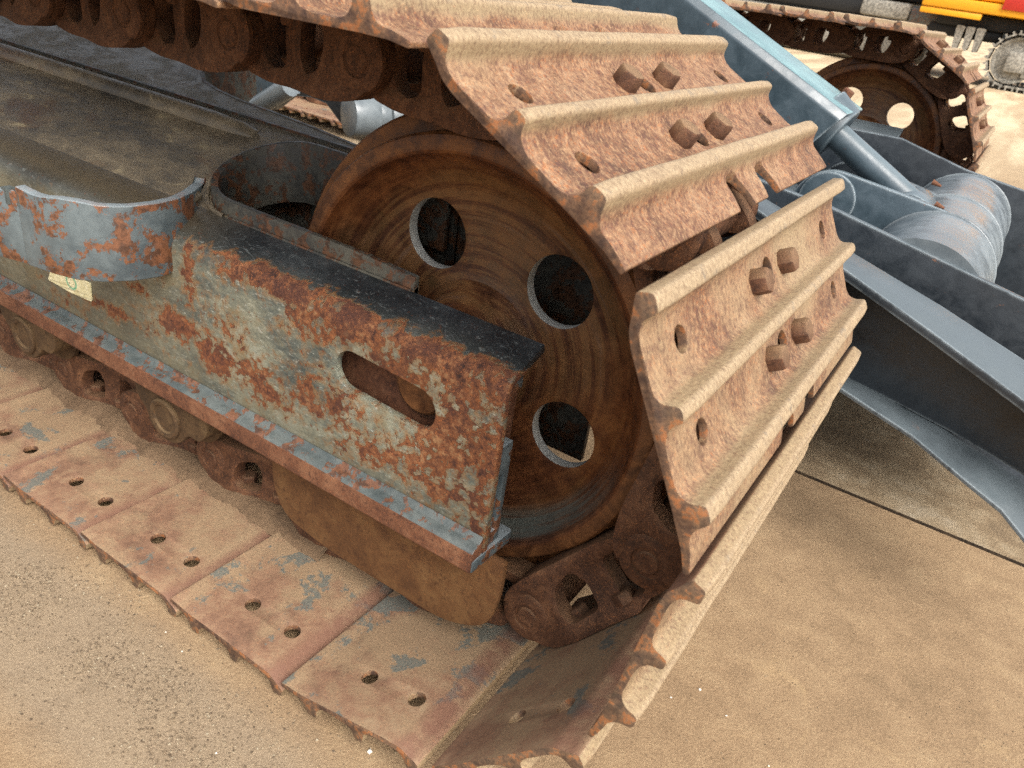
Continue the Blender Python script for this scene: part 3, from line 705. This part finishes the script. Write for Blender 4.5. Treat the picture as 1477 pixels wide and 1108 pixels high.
# ridge bar on the upper plate
bm = bmesh.new()
pr = [(-.011, 0), (-.010, .008), (-.004, .013), (.004, .013), (.010, .008), (.011, 0)]
R1 = []
for x, f in ((-1.9, 1), (-.60, 1), (-.55, .8), (-.522, .35)):
    R1.append([bm.verts.new((x, .318 + a_ * (.4 + .6 * f), zt(.318 + a_) - .001 + b_ * f)) for a_, b_ in pr])
for i in range(3):
    for k_ in range(6): j = (k_ + 1) % 6; bm.faces.new((R1[i][k_], R1[i][j], R1[i + 1][j], R1[i + 1][k_]))
bm.faces.new(R1[-1]); bm.faces.new(R1[0][::-1])
part("ridge_bar", bm, M['top'], fr, 50)
# far outer rim of the upper plate
bm = bmesh.new(); pth = [(-.20, .331), (-.30, .347), (-.388, .3605), (-.47, .3695), (-.55, .3755), (-.62, .3795), (-.68, .3875), (-.72, .3975), (-.7485, .417), (-.752, .45), (-.80, .56)]
ribbon(bm, pth, lambda x, y: zt(y) - .001, lambda x, y: zt(y) - .10, .006); part("far_edge_plate", bm, M['rim'], fr, 40)
# lower flange: light painted top, rusty edge
bm = bmesh.new()
fp = [(.1172, .2010), (.1125, .1945), (.1050, .1925), (.1005, .1890), (.0985, .1680), (.1010, .1650), (.1270, .1650), (.1270, .1760), (.1172, .1760)]
A = []
for x in (.0195, -.1, -.3, -.5, -.8, -1.2, -1.7): A.append([bm.verts.new((x, a_, b_)) for a_, b_ in fp])
for i in range(len(A) - 1):
    for k_ in range(len(fp)): j = (k_ + 1) % len(fp); bm.faces.new((A[i][k_], A[i][j], A[i + 1][j], A[i + 1][k_]))
bm.faces.new(A[0][::-1]); bm.faces.new(A[-1])
me = bpy.data.meshes.new("lower_flange"); bmesh.ops.recalc_face_normals(bm, faces=bm.faces); bm.to_mesh(me); bm.free()
me.materials.append(M['pale']); me.materials.append(M['flange_edge'])
for p_ in me.polygons: p_.material_index = 0 if (p_.normal.z > .3) else 1
fl = link_obj("lower_flange", me, fr); bevel(fl, .0015, 2, 30); shade(fl.data, 40)
# front end bracket: foot, upright with window
bm = bmesh.new(); pl = smooth_poly([(-.06, .127), (.0205, .100), (.0215, .150), (.0225, .170), (-.06, .170)], [0, .004, .004, .006, 0], 3)
A = [bm.verts.new((a_, b_, .166)) for a_, b_ in pl]; Bv = [bm.verts.new((a_, b_, .1795)) for a_, b_ in pl]; bm.faces.new(A[::-1]); bm.faces.new(Bv)
for i in range(len(pl)): j = (i + 1) % len(pl); bm.faces.new((A[i], A[j], Bv[j], Bv[i]))
part("end_foot", bm, M['fender'], fr, 30, .001)
bm = bmesh.new(); box(bm, .008, .018, .1275, .148, .180, .296); up = bm_obj("end_upright", bm, M['fender'])
k = bmesh.new(); box(k, -.02, .05, .1315, .1395, .196, .262); cut(up, k); bevel(up, .0012, 2); shade(up.data, 30); up.parent = fr
bm = bmesh.new(); box(bm, -.02, .012, .1285, .160, .345, .366); part("end_tab", bm, M['fender'], fr, 30, .002)
# bearing block of the idler seen through the slot
bm = bmesh.new(); box(bm, -.22, .0, .150, .176, .235, .375); bb = part("bearing_block", bm, M['flange_edge'], fr, 30, .003)
bm = bmesh.new(); lathe(bm, [(.0, -.005), (.0265, -.005), (.029, -.003), (.029, .012), (0, .012)], 40, closed=False); bmesh.ops.translate(bm, verts=bm.verts, vec=(-.0905, .1465, .309)); sh = part("shaft_end", bm, M['idler'], fr, 30)
bm = bmesh.new(); lathe(bm, [(.0300, .0035), (.0305, -.0015), (.0345, -.0015), (.0352, .0), (.0352, .01), (.0300, .01)], 40); bmesh.ops.translate(bm, verts=bm.verts, vec=(-.0905, .1493, .309)); part("shaft_collar", bm, M['link'], fr, 30)
bm = bmesh.new(); lathe(bm, [(.0, -.004), (.009, -.004), (.0115, -.002), (.0115, .004), (0, .004)], 24, closed=False); bmesh.ops.translate(bm, verts=bm.verts, vec=(-.1350, .146, .322)); part("plug", bm, M['guide'], fr, 30)
# bent guard plate welded to the side
bm = bmesh.new()
gp = [(-.462, .187), (-.446, .158), (-.434, .130), (-.430, .104), (-.436, .076), (-.450, .052), (-.470, .036), (-.497, .028), (-.533, .022)]
gp2 = [(-.5335, .022), (-.57, .012), (-.64, -.008), (-.75, -.030), (-.95, -.045)]
def gtop(x, y): return .410 + (.002 * math.sin(x * 90))
def gbot(x, y): return .326 + max(0, (y - .118)) * 1.3
def subd(path_, n=4):
    out = []
    for i in range(len(path_) - 1):
        for k_ in range(n): out.append(tuple(Vector(path_[i]).lerp(Vector(path_[i + 1]), k_ / n)))
    return out + [path_[-1]]
ribbon(bm, subd(gp, 3), gtop, gbot, .0115)
gpl = part("guard_plate", bm, M['fender'], fr, 40, .0025, 3)
bm = bmesh.new(); ribbon(bm, gp2, lambda x, y: .4015 if x < -.55 else .4065, gbot, .0105); part("guard_plate", bm, M['fender'], fr, 40, .002)
# torn edge where the two guard plates meet
bm = bmesh.new(); ribbon(bm, [(-.5225, .0245), (-.530, .0215), (-.5385, .022), (-.545, .0175), (-.553, .018)], lambda x, y: .412 - abs(math.sin(x * 400)) * .006, lambda x, y: .390, .010)
part("torn_edge", bm, M['pale'], fr, 20)
bm = bmesh.new(); bead(bm, [(-.434, .122, z_) for z_ in [.326 + .0015 * i for i in range(36)]], .006); bead(bm, [(-.447, .150 + i * .001, .3925 + .0004 * i) for i in range(24)], .006)
part("weld_seam", bm, M['frame'], fr, 60)
bm = bmesh.new(); pl = smooth_poly([(-.462, .318), (-.436, .322), (-.430, .338), (-.446, .352), (-.466, .344)], .006, 3); prism(bm, pl, .1145, .119); part("weld_patch", bm, M['frame'], fr, 30, .0012)
# sticker
t = T("old_warning_sticker"); o_ = t.xyz(t.tc.outputs['Object'])
nz = t.noise(t.tc.outputs['Object'], 60, 6, .7); x_, z_ = o_[0], o_[2]
a_ = t.mix(t.step(nz, .4, .6), c(214, 206, 160), c(240, 234, 196))
v_ = t.vm('LENGTH', t.vm('MULTIPLY', t.vm('ADD', t.tc.outputs['Object'], (.635, 0, -.247)), (1, 0, 1.2)))
a_ = t.mix(t.mul(t.mul(t.step(v_, .008, .0088), t.step(v_, .0125, .0117)), .8), a_, c(96, 176, 140))
diag = t.math('FRACT', t.mul(t.add(x_, t.mul(z_, -1.3)), 60))
a_ = t.mix(t.mul(t.step(diag, .08, .02), t.step(nz, .52, .55)), a_, c(60, 56, 44))
lines = t.math('FRACT', t.mul(t.add(z_, t.mul(x_, -.14)), 190)); a_ = t.mix(t.mul(t.mul(t.step(lines, .55, .6), t.step(z_, .2415, .2405)), .35), a_, c(120, 110, 80))
a_ = t.mix(t.step(t.add(nz, t.mul(z_, .8)), .80, .84), a_, c(120, 80, 50))
M['sticker'] = t.fin(a_, .5)
bm = bmesh.new(); prism(bm, smooth_poly([(-.690, .2330), (-.676, .2560), (-.592, .2600), (-.5935, .2340), (-.640, .2310)], .002, 2), .1168, .1178); st = part("sticker", bm, M['sticker'], fr, 20)
# roller guard under the flange
bm = bmesh.new()
gpf = smooth_poly([(-.292, .166), (-.288, .095), (-.268, .060), (-.20, .048), (-.02, .048), (.030, .075), (.0385, .120), (.038, .166)], [0, .02, .02, .03, .045, .03, .02, 0], 5)
prism(bm, gpf, .134, .142)
part("chain_guide", bm, M['guide'], fr, 30, .0025, 2)
bm = bmesh.new(); prism(bm, [(-.28, .1655), (-.28, .12), (-.24, .10), (-.22, .1655)], .142, .36); part("guide_block", bm, M['guide'], fr, 30, .002)
# bottom rollers
def roller(x):
    e = bpy.data.objects.new("bottom_roller", None); COL.objects.link(e); e.parent = machine; e.location = Vector((x, 0, .127)) + OFF
    bm = bmesh.new(); lathe(bm, [(0, .150), (.030, .150), (.033, .153), (.047, .156), (.058, .160), (.058, .166), (.046, .172), (.046, .212), (.040, .218), (.040, .274), (.046, .280), (.046, .320), (.058, .326), (.058, .334), (0, .338)], 40, closed=False); part("roller_body", bm, M['roller'], e, 30)
    bm = bmesh.new(); bp = smooth_poly([(-.062, .045), (-.060, .004), (-.040, -.012), (-.034, -.034), (-.012, -.043), (.012, -.043), (.030, -.030), (.040, -.016), (.062, -.018), (.078, .0), (.080, .045)], .010, 4); prism(bm, bp, .118, .150)
    b_ = part("roller_bracket", bm, M['roller'], e, 30, .003)
    bm = bmesh.new(); lathe(bm, [(0, -.0015), (.018, -.0015), (.020, -.004), (.025, -.005), (.028, -.003), (.028, .004), (0, .004)], 32, closed=False); bmesh.ops.translate(bm, verts=bm.verts, vec=(0, .118, -.008)); part("roller_cap", bm, M['roller'], e, 30)
for x in (-.462, -.778, -1.094, -1.41): roller(x)
bm = bmesh.new()
nx_ = 260; L = []
for i in range(nx_ + 1):
    x = -1.35 + 1.12 * i / nx_; wv = .010 * mnoise.noise(Vector((x * 22, 0, 0))) + .004 * mnoise.noise(Vector((x * 90, 4, 0)))
    hh = .013 + .009 * mnoise.noise(Vector((x * 16, 9, 0))); row = []
    for k_, (fy, fz) in enumerate(((0, 0), (.18, .30), (.45, .72), (.75, 1.0), (1, 1.02))):
        y = .150 + wv + fy * (.190 - .150 - wv); row.append(bm.verts.new((x, y, -.0045 + max(.002, hh) * fz + .0018 * mnoise.noise(Vector((x * 140, y * 140, 1))))))
    L.append(row)
for i in range(nx_):
    for k_ in range(4): bm.faces.new((L[i][k_], L[i][k_ + 1], L[i + 1][k_ + 1], L[i + 1][k_]))
dd = part("packed_dirt", bm, M['dirt'], machine, 60); dd.location = OFF; dd['kind'] = 'stuff'
# thin torn plate behind the front link
bm = bmesh.new()
sh_ = [(.118, .176, .100), (.130, .170, .088), (.150, .166, .074), (.172, .172, .066)]
L = []
for (x, y, z) in sh_: L.append([bm.verts.new((x, y, z)), bm.verts.new((x - .014, y + .028, z - .020)), bm.verts.new((x - .013, y + .028, z - .0215)), bm.verts.new((x + .001, y, z - .0015))])
for i in range(3):
    for k_ in range(4): j = (k_ + 1) % 4; bm.faces.new((L[i][k_], L[i][j], L[i + 1][j], L[i + 1][k_]))
bm.faces.new(L[0][::-1]); bm.faces.new(L[-1]); part("bent_scrap", bm, M['link'], machine, 40); bpy.data.objects["bent_scrap"].location = OFF
# far side frame arm
ff = bpy.data.objects.new("track_frame", None); COL.objects.link(ff); put(ff, machine, Matrix.Translation((0, 1.9, .045)))
ff['label'] = "far track frame with a navy arm crossing the far idler wheel"
bm = bmesh.new()
for x in [0]:
    pts_ = [(.150, .17), (.150, .375), (.160, .392), (.215, .41), (.215, .402), (.166, .383), (.158, .37), (.158, .17)]
    R_ = [[bm.verts.new((xx, a_, b_)) for a_, b_ in pts_] for xx in (.03, -1.7)]
    for i in range(8): j = (i + 1) % 8; bm.faces.new((R_[0][i], R_[0][j], R_[1][j], R_[1][i]))
    bm.faces.new(R_[0][::-1]); bm.faces.new(R_[1])
part("side_plate", bm, M['navy'], ff, 30, .0015)

# ------------------------------------------------------------ dozer blade arms
fr['label'] = "near track frame with flaking grey paint over rust and a slotted side plate"
arm = bpy.data.objects.new("dozer_arm", None); COL.objects.link(arm); put(arm, machine, Matrix.Translation(OFF))
def plate(name, pts_, y0, y1, m, parent=None, bev=.002, r=.0):
    bm = bmesh.new(); prism(bm, smooth_poly(pts_, r, 4) if r else pts_, y0, y1); return part(name, bm, m, parent or arm, 30, bev)
topl = [(-.30, .56), (.0, .462), (.173, .408), (.30, .372), (.409, .335), (.56, .27)]
botl = [(-.30, .43), (.0, .330), (.150, .275), (.229, .249), (.300, .239), (.375, .226), (.420, .216), (.463, .205), (.56, .15)]
plate("arm_web", topl + botl[::-1], .676, .688, M['navy'])
def flange(name, near, far, y0, y1, th, m):
    bm = bmesh.new(); A = []
    for (x, z), (xf, zf) in zip(near, far): A.append([bm.verts.new((x, y0, z)), bm.verts.new((xf, y1, zf)), bm.verts.new((xf, y1, zf - th)), bm.verts.new((x, y0, z - th))])
    for i in range(len(A) - 1):
        for k_ in range(4): j = (k_ + 1) % 4; bm.faces.new((A[i][k_], A[i][j], A[i + 1][j], A[i + 1][k_]))
    bm.faces.new(A[0][::-1]); bm.faces.new(A[-1]); return part(name, bm, m, arm, 30, .0015)
flange("arm_top_flange", [(-.30, .56), (.0, .47), (.184, .408), (.30, .366), (.42, .320), (.56, .25)], [(-.30, .56), (.0, .462), (.173, .411), (.30, .376), (.409, .341), (.56, .28)], .618, .700, .012, M['navy'])
flange("arm_bottom_flange", [(-.30, .43), (.0, .335), (.150, .282), (.231, .2575), (.328, .2305), (.410, .1955), (.452, .1785), (.486, .1545), (.56, .10)],
       [(-.30, .43), (.0, .330), (.150, .275), (.229, .249), (.300, .239), (.375, .226), (.420, .216), (.463, .205), (.49, .19), (.56, .15)], .618, .700, .006, M['navy'])
# side plates B and F of the blade bracket, lugs, cross tube
plate("bracket_plate", [(-.35, .48), (.111, .427), (.391, .374), (.55, .33), (.55, .14), (.30, .19), (.05, .25), (-.35, .36)], .850, .864, M['navy'])
plate("bracket_plate", [(-.30, .47), (-.045, .454), (.089, .457), (.234, .423), (.354, .408), (.55, .36), (.55, .08), (.30, .12), (.05, .16), (-.30, .22)], 1.600, 1.614, M['navy'])
plate("floor_plate", [(-.30, .36), (.30, .20), (.55, .15), (.55, .14), (.30, .19), (-.30, .35)], .864, 1.600, M['navy'])
for (y0, pts_) in ((1.098, [(.055, .4415), (.258, .4170), (.34, .37), (.30, .20), (.08, .26), (-.01, .31), (-.005, .385), (.02, .425)]), (1.290, [(.055, .4370), (.284, .3960), (.34, .36), (.30, .20), (.08, .26), (-.01, .31), (-.005, .38), (.02, .42)])):
    plate("cylinder_lug", pts_, y0, y0 + .018, M['steelblue'] if y0 < 1.2 else M['navy'], r=.02)
bm = bmesh.new(); cyl(bm, (.256, .864, .315), (.256, 1.600, .315), .1005, seg=72); part("cross_tube", bm, M['tube'], arm, 40)
for y in (1.0965, 1.289, 1.598):
    bm = bmesh.new()
    R_, r_ = .1002, .0030
    pts_ = [(.256 + R_ * math.cos(2 * math.pi * i / 120), y, .315 + R_ * math.sin(2 * math.pi * i / 120)) for i in range(121)]; bead(bm, pts_, r_); part("weld_bead", bm, M['tube'], arm, 60)
bm = bmesh.new(); cyl(bm, (.06, 1.090, .388), (.06, 1.104, .388), .049, seg=48); part("pin_cover", bm, M['steelblue'], arm, 40, .002)
# hydraulic cylinder with its guard
cylp = bpy.data.objects.new("blade_cylinder", None); COL.objects.link(cylp); put(cylp, machine, Matrix.Translation(OFF))
sl_ = (.504 - .664) / (.048 + .284)
def gz_(x): return .537 + (x - .036) * (-.122 / .277)
bm = bmesh.new()
pr_ = [(1.10, -.155), (1.10, -.012), (1.112, 0), (1.248, 0), (1.26, -.012), (1.26, -.155), (1.252, -.155), (1.252, -.014), (1.244, -.008), (1.116, -.008), (1.108, -.014), (1.108, -.155)]
A = []
for x in (.047, -.9):
    z0 = .532 + (x - .047) * (-.44); A.append([bm.verts.new((x + (b_ * .72 if x > 0 else 0), a_, z0 + b_)) for a_, b_ in pr_])
for i in range(len(pr_)): j = (i + 1) % len(pr_); bm.faces.new((A[0][i], A[0][j], A[1][j], A[1][i]))
bm.faces.new(A[0][::-1]); bm.faces.new(A[1])
me = bpy.data.meshes.new("cylinder_guard"); bmesh.ops.recalc_face_normals(bm, faces=bm.faces); bm.to_mesh(me); bm.free(); me.materials.append(M['steelblue']); me.materials.append(M['teal'])
for p_ in me.polygons: p_.material_index = 1 if p_.normal.z > .75 else 0  # upward faces of the guard take the pale teal
gd = link_obj("cylinder_guard", me, cylp); bevel(gd, .003, 2, 40); shade(gd.data, 35)
bm = bmesh.new(); cyl(bm, (.000, 1.18, .500), (.20, 1.18, .395), .024, seg=32); part("piston_rod", bm, M['steelblue'], cylp, 40)
bm = bmesh.new(); cyl(bm, (-.5, 1.18, .70), (.0, 1.18, .490), .048, seg=32); cyl(bm, (-.012, 1.18, .510), (.03, 1.18, .488), .058, .050, 32); part("cylinder_barrel", bm, M['steelblue'], cylp, 40, .003)
bm = bmesh.new(); cyl(bm, (.190, 1.13, .39), (.190, 1.23, .39), .036, seg=32); part("rod_eye", bm, M['steelblue'], cylp, 40, .003)
def bolt_at(p_, q_, s_, m, name, parent):
    o_ = BOLT.copy(); o_.data = BOLT.data.copy(); o_.data.materials.clear(); o_.data.materials.append(m); o_.name = name; COL.objects.link(o_); o_.parent = parent
    o_.matrix_basis = Matrix.Translation(p_) @ q_.to_matrix().to_4x4() @ Matrix.Scale(s_, 4)
bolt_at(Vector((-.205, 1.10, .60)), Vector((0, -1, 0)).to_track_quat('Z', 'Y'), 1.3, M['chrome'], "guard_bolt", cylp)
bolt_at(Vector((.010, 1.235, .548)), Vector((.4, 0, .92)).to_track_quat('Z', 'Y'), 1.0, M['flange_edge'], "guard_bolt", cylp)
for p_ in ((.236, 1.107, .424), (.258, 1.30, .404), (.215, 1.18, .446)):
    bm = bmesh.new(); cyl(bm, (p_[0] - .008, p_[1], p_[2]), (p_[0] + .008, p_[1], p_[2] - .004), .0050, .002, 10); part("grease_cap", bm, M['flange_edge'], arm, 30)
# car body parts that show between the frame and the upper run
cb = bpy.data.objects.new("car_body", None); COL.objects.link(cb); put(cb, machine, Matrix.Translation(OFF))
plate("car_body_plate", [(-1.75, .20), (-1.75, .46), (-1.45, .44), (-1.436, .356), (-1.416, .316), (-1.358, .294), (-1.284, .293), (-1.20, .298), (-1.164, .304), (-1.097, .352), (-1.11, .365), (-1.15, .40), (-1.3, .42), (-1.6, .44), (-1.6, .46), (-.6, .46), (-.6, .48), (-1.75, .48)], .93, .95, M['steelblue'], cb)
bm = bmesh.new(); bead(bm, [(-1.43, .925, .345), (-1.405, .925, .322), (-1.37, .925, .303), (-1.32, .925, .300)], .008); part("weld_bead", bm, M['pale'], cb, 60)
bm = bmesh.new(); cyl(bm, (-1.20, .90, .300), (-1.08, .90, .372), .022, seg=24); part("link_bar", bm, M['tube'], cb, 40)
plate("body_dark_plate", [(-1.342, .290), (-1.30, .40), (-1.10, .42), (-1.00, .40), (-1.02, .33), (-1.10, .27), (-1.141, .241), (-1.17, .262), (-1.215, .295), (-1.27, .30)], 1.15, 1.18, M['navy'], cb)  # dark plate set at the dark opening in the body
bm = bmesh.new(); cyl(bm, (-.885, .88, .352), (-.862, .935, .352), .044, seg=40); cyl(bm, (-.862, .935, .352), (-.850, .96, .352), .036, seg=40); cyl(bm, (-.850, .96, .352), (-.83, 1.00, .352), .044, seg=40); cyl(bm, (-.83, 1.0, .352), (-.74, 1.2, .352), .034, seg=40)
part("hose_coupling", bm, M['tube'], cb, 40, .003)
for o_ in PROTO:
    bpy.data.objects.remove(o_)

# ------------------------------------------------------------ other machines far behind
YY = 15.0
ym = bpy.data.objects.new("yellow_excavator", None); COL.objects.link(ym); ym.location = (0, YY, -.03)
tagthing(ym, "yellow excavator with grey steel tracks standing far behind at the top right", "excavator")
def ybox(name, x0, x1, y0, y1, z0, z1, m, bev=.02, par=None, rz=0):
    bm = bmesh.new(); box(bm, x0, x1, y0, y1, z0, z1); return part(name, bm, m, par or ym, 30, bev)
Lp, rp = 2.6, .36
per = 2 * Lp + 2 * math.pi * rp; n_sh = 44
bm = bmesh.new(); box(bm, -.078, .078, -.25, .25, 0, .025); box(bm, -.070, -.045, -.25, .25, .025, .065); box(bm, .03, .055, -.25, .25, .025, .065); pad = bm_obj("track_shoe", bm, M['greysteel'])
def loop_pose(s_):
    s_ %= per
    if s_ < Lp: return Vector((Lp / 2 - s_, 0, 2 * rp)), 0.0
    s_ -= Lp
    if s_ < math.pi * rp: a_ = math.pi / 2 + s_ / rp; return Vector((-Lp / 2 + rp * math.cos(a_), 0, rp + rp * math.sin(a_))), a_ - math.pi / 2
    s_ -= math.pi * rp
    if s_ < Lp: return Vector((-Lp / 2 + s_, 0, 0)), math.pi
    s_ -= Lp; a_ = -math.pi / 2 + s_ / rp; return Vector((Lp / 2 + rp * math.cos(a_), 0, rp + rp * math.sin(a_))), a_ - math.pi / 2
TX = 1.12
for ty in (0, 1.9):
    for k_ in range(n_sh):
        p_, a_ = loop_pose(per * (k_ + .4) / n_sh); q_ = pad.copy(); COL.objects.link(q_); q_.parent = ym
        q_.matrix_basis = Matrix.Translation(p_ + Vector((TX, ty, .07))) @ Matrix.Rotation(-a_, 4, 'Y')
    for sx in (-1, 1):
        bm = bmesh.new(); lathe(bm, [(0, -.20), (.10, -.20), (.12, -.14), (.27, -.12), (.30, -.16), (.33, -.16), (.33, .12), (0, .12)], 36, closed=False); bmesh.ops.translate(bm, verts=bm.verts, vec=(TX + sx * Lp / 2, ty, .07 + rp)); part("drive_wheel", bm, M['greysteel'], ym, 30)
    ybox("track_frame", TX - 1.15, TX + 1.2, ty - .19, ty + .1, .2, .56, M['greysteel'])
bpy.data.objects.remove(pad)
ybox("hub_motor_cover", -.30, -.02, -.26, -.18, .26, .56, M['greysteel'], .03)
ybox("house_skirt", -1.75, 2.6, -.3, 2.3, 1.00, 1.16, M['yellow'], .03)
ybox("house_body", -1.55, 2.6, -.2, 2.3, 1.17, 2.3, M['yellow'], .06)
ybox("lamp_panel", -.62, .3, -.34, -.29, 1.09, 1.30, M['red'], .01)
ybox("step_bracket", -1.75, -.85, -.28, -.2, .90, .99, M['yellow'], .02)
ybox("swing_ring", -1.5, 1.9, .1, 1.9, .78, .99, M['black'], .03)
ybox("blade_arm", -1.6, -.5, .2, .5, .62, .80, M['black'], .04)
for k_ in range(3):
    bm = bmesh.new(); prism(bm, smooth_poly([(-1.16 + .15 * k_, .80), (-1.03 + .15 * k_, .80), (-1.05 + .15 * k_, .46), (-1.12 + .15 * k_, .44)], .03, 3), -.1, .15); part("blade_tooth", bm, M['greysteel'], ym, 30)
gm = bpy.data.objects.new("grey_excavator", None); COL.objects.link(gm); gm.location = (-3.3, YY + .6, -.03)
tagthing(gm, "dark machine with pale grey undercarriage, far behind and left of the yellow excavator", "excavator")
for (nm, x0, x1, y0, y1, z0, z1, mm, bv) in [("track_belt", -2.6, 1.6, 0, .5, .0, .72, M['greysteel'], .25), ("track_belt", -2.6, 1.6, 1.9, 2.4, .0, .72, M['greysteel'], .25), ("blade_box", .55, 1.35, -.35, .0, .74, 1.0, M['greysteel'], .06),
        ("blade_panel", 1.36, 1.85, -.35, .1, .72, .96, M['pale'], .03), ("car_body", -2.0, .55, .1, 2.3, .73, 1.0, M['black'], .05), ("house_body", -2.4, 1.5, .0, 2.3, 1.02, 2.3, M['black'], .1)]:
    ybox(nm, x0, x1, y0, y1, z0, z1, mm, bv, gm)
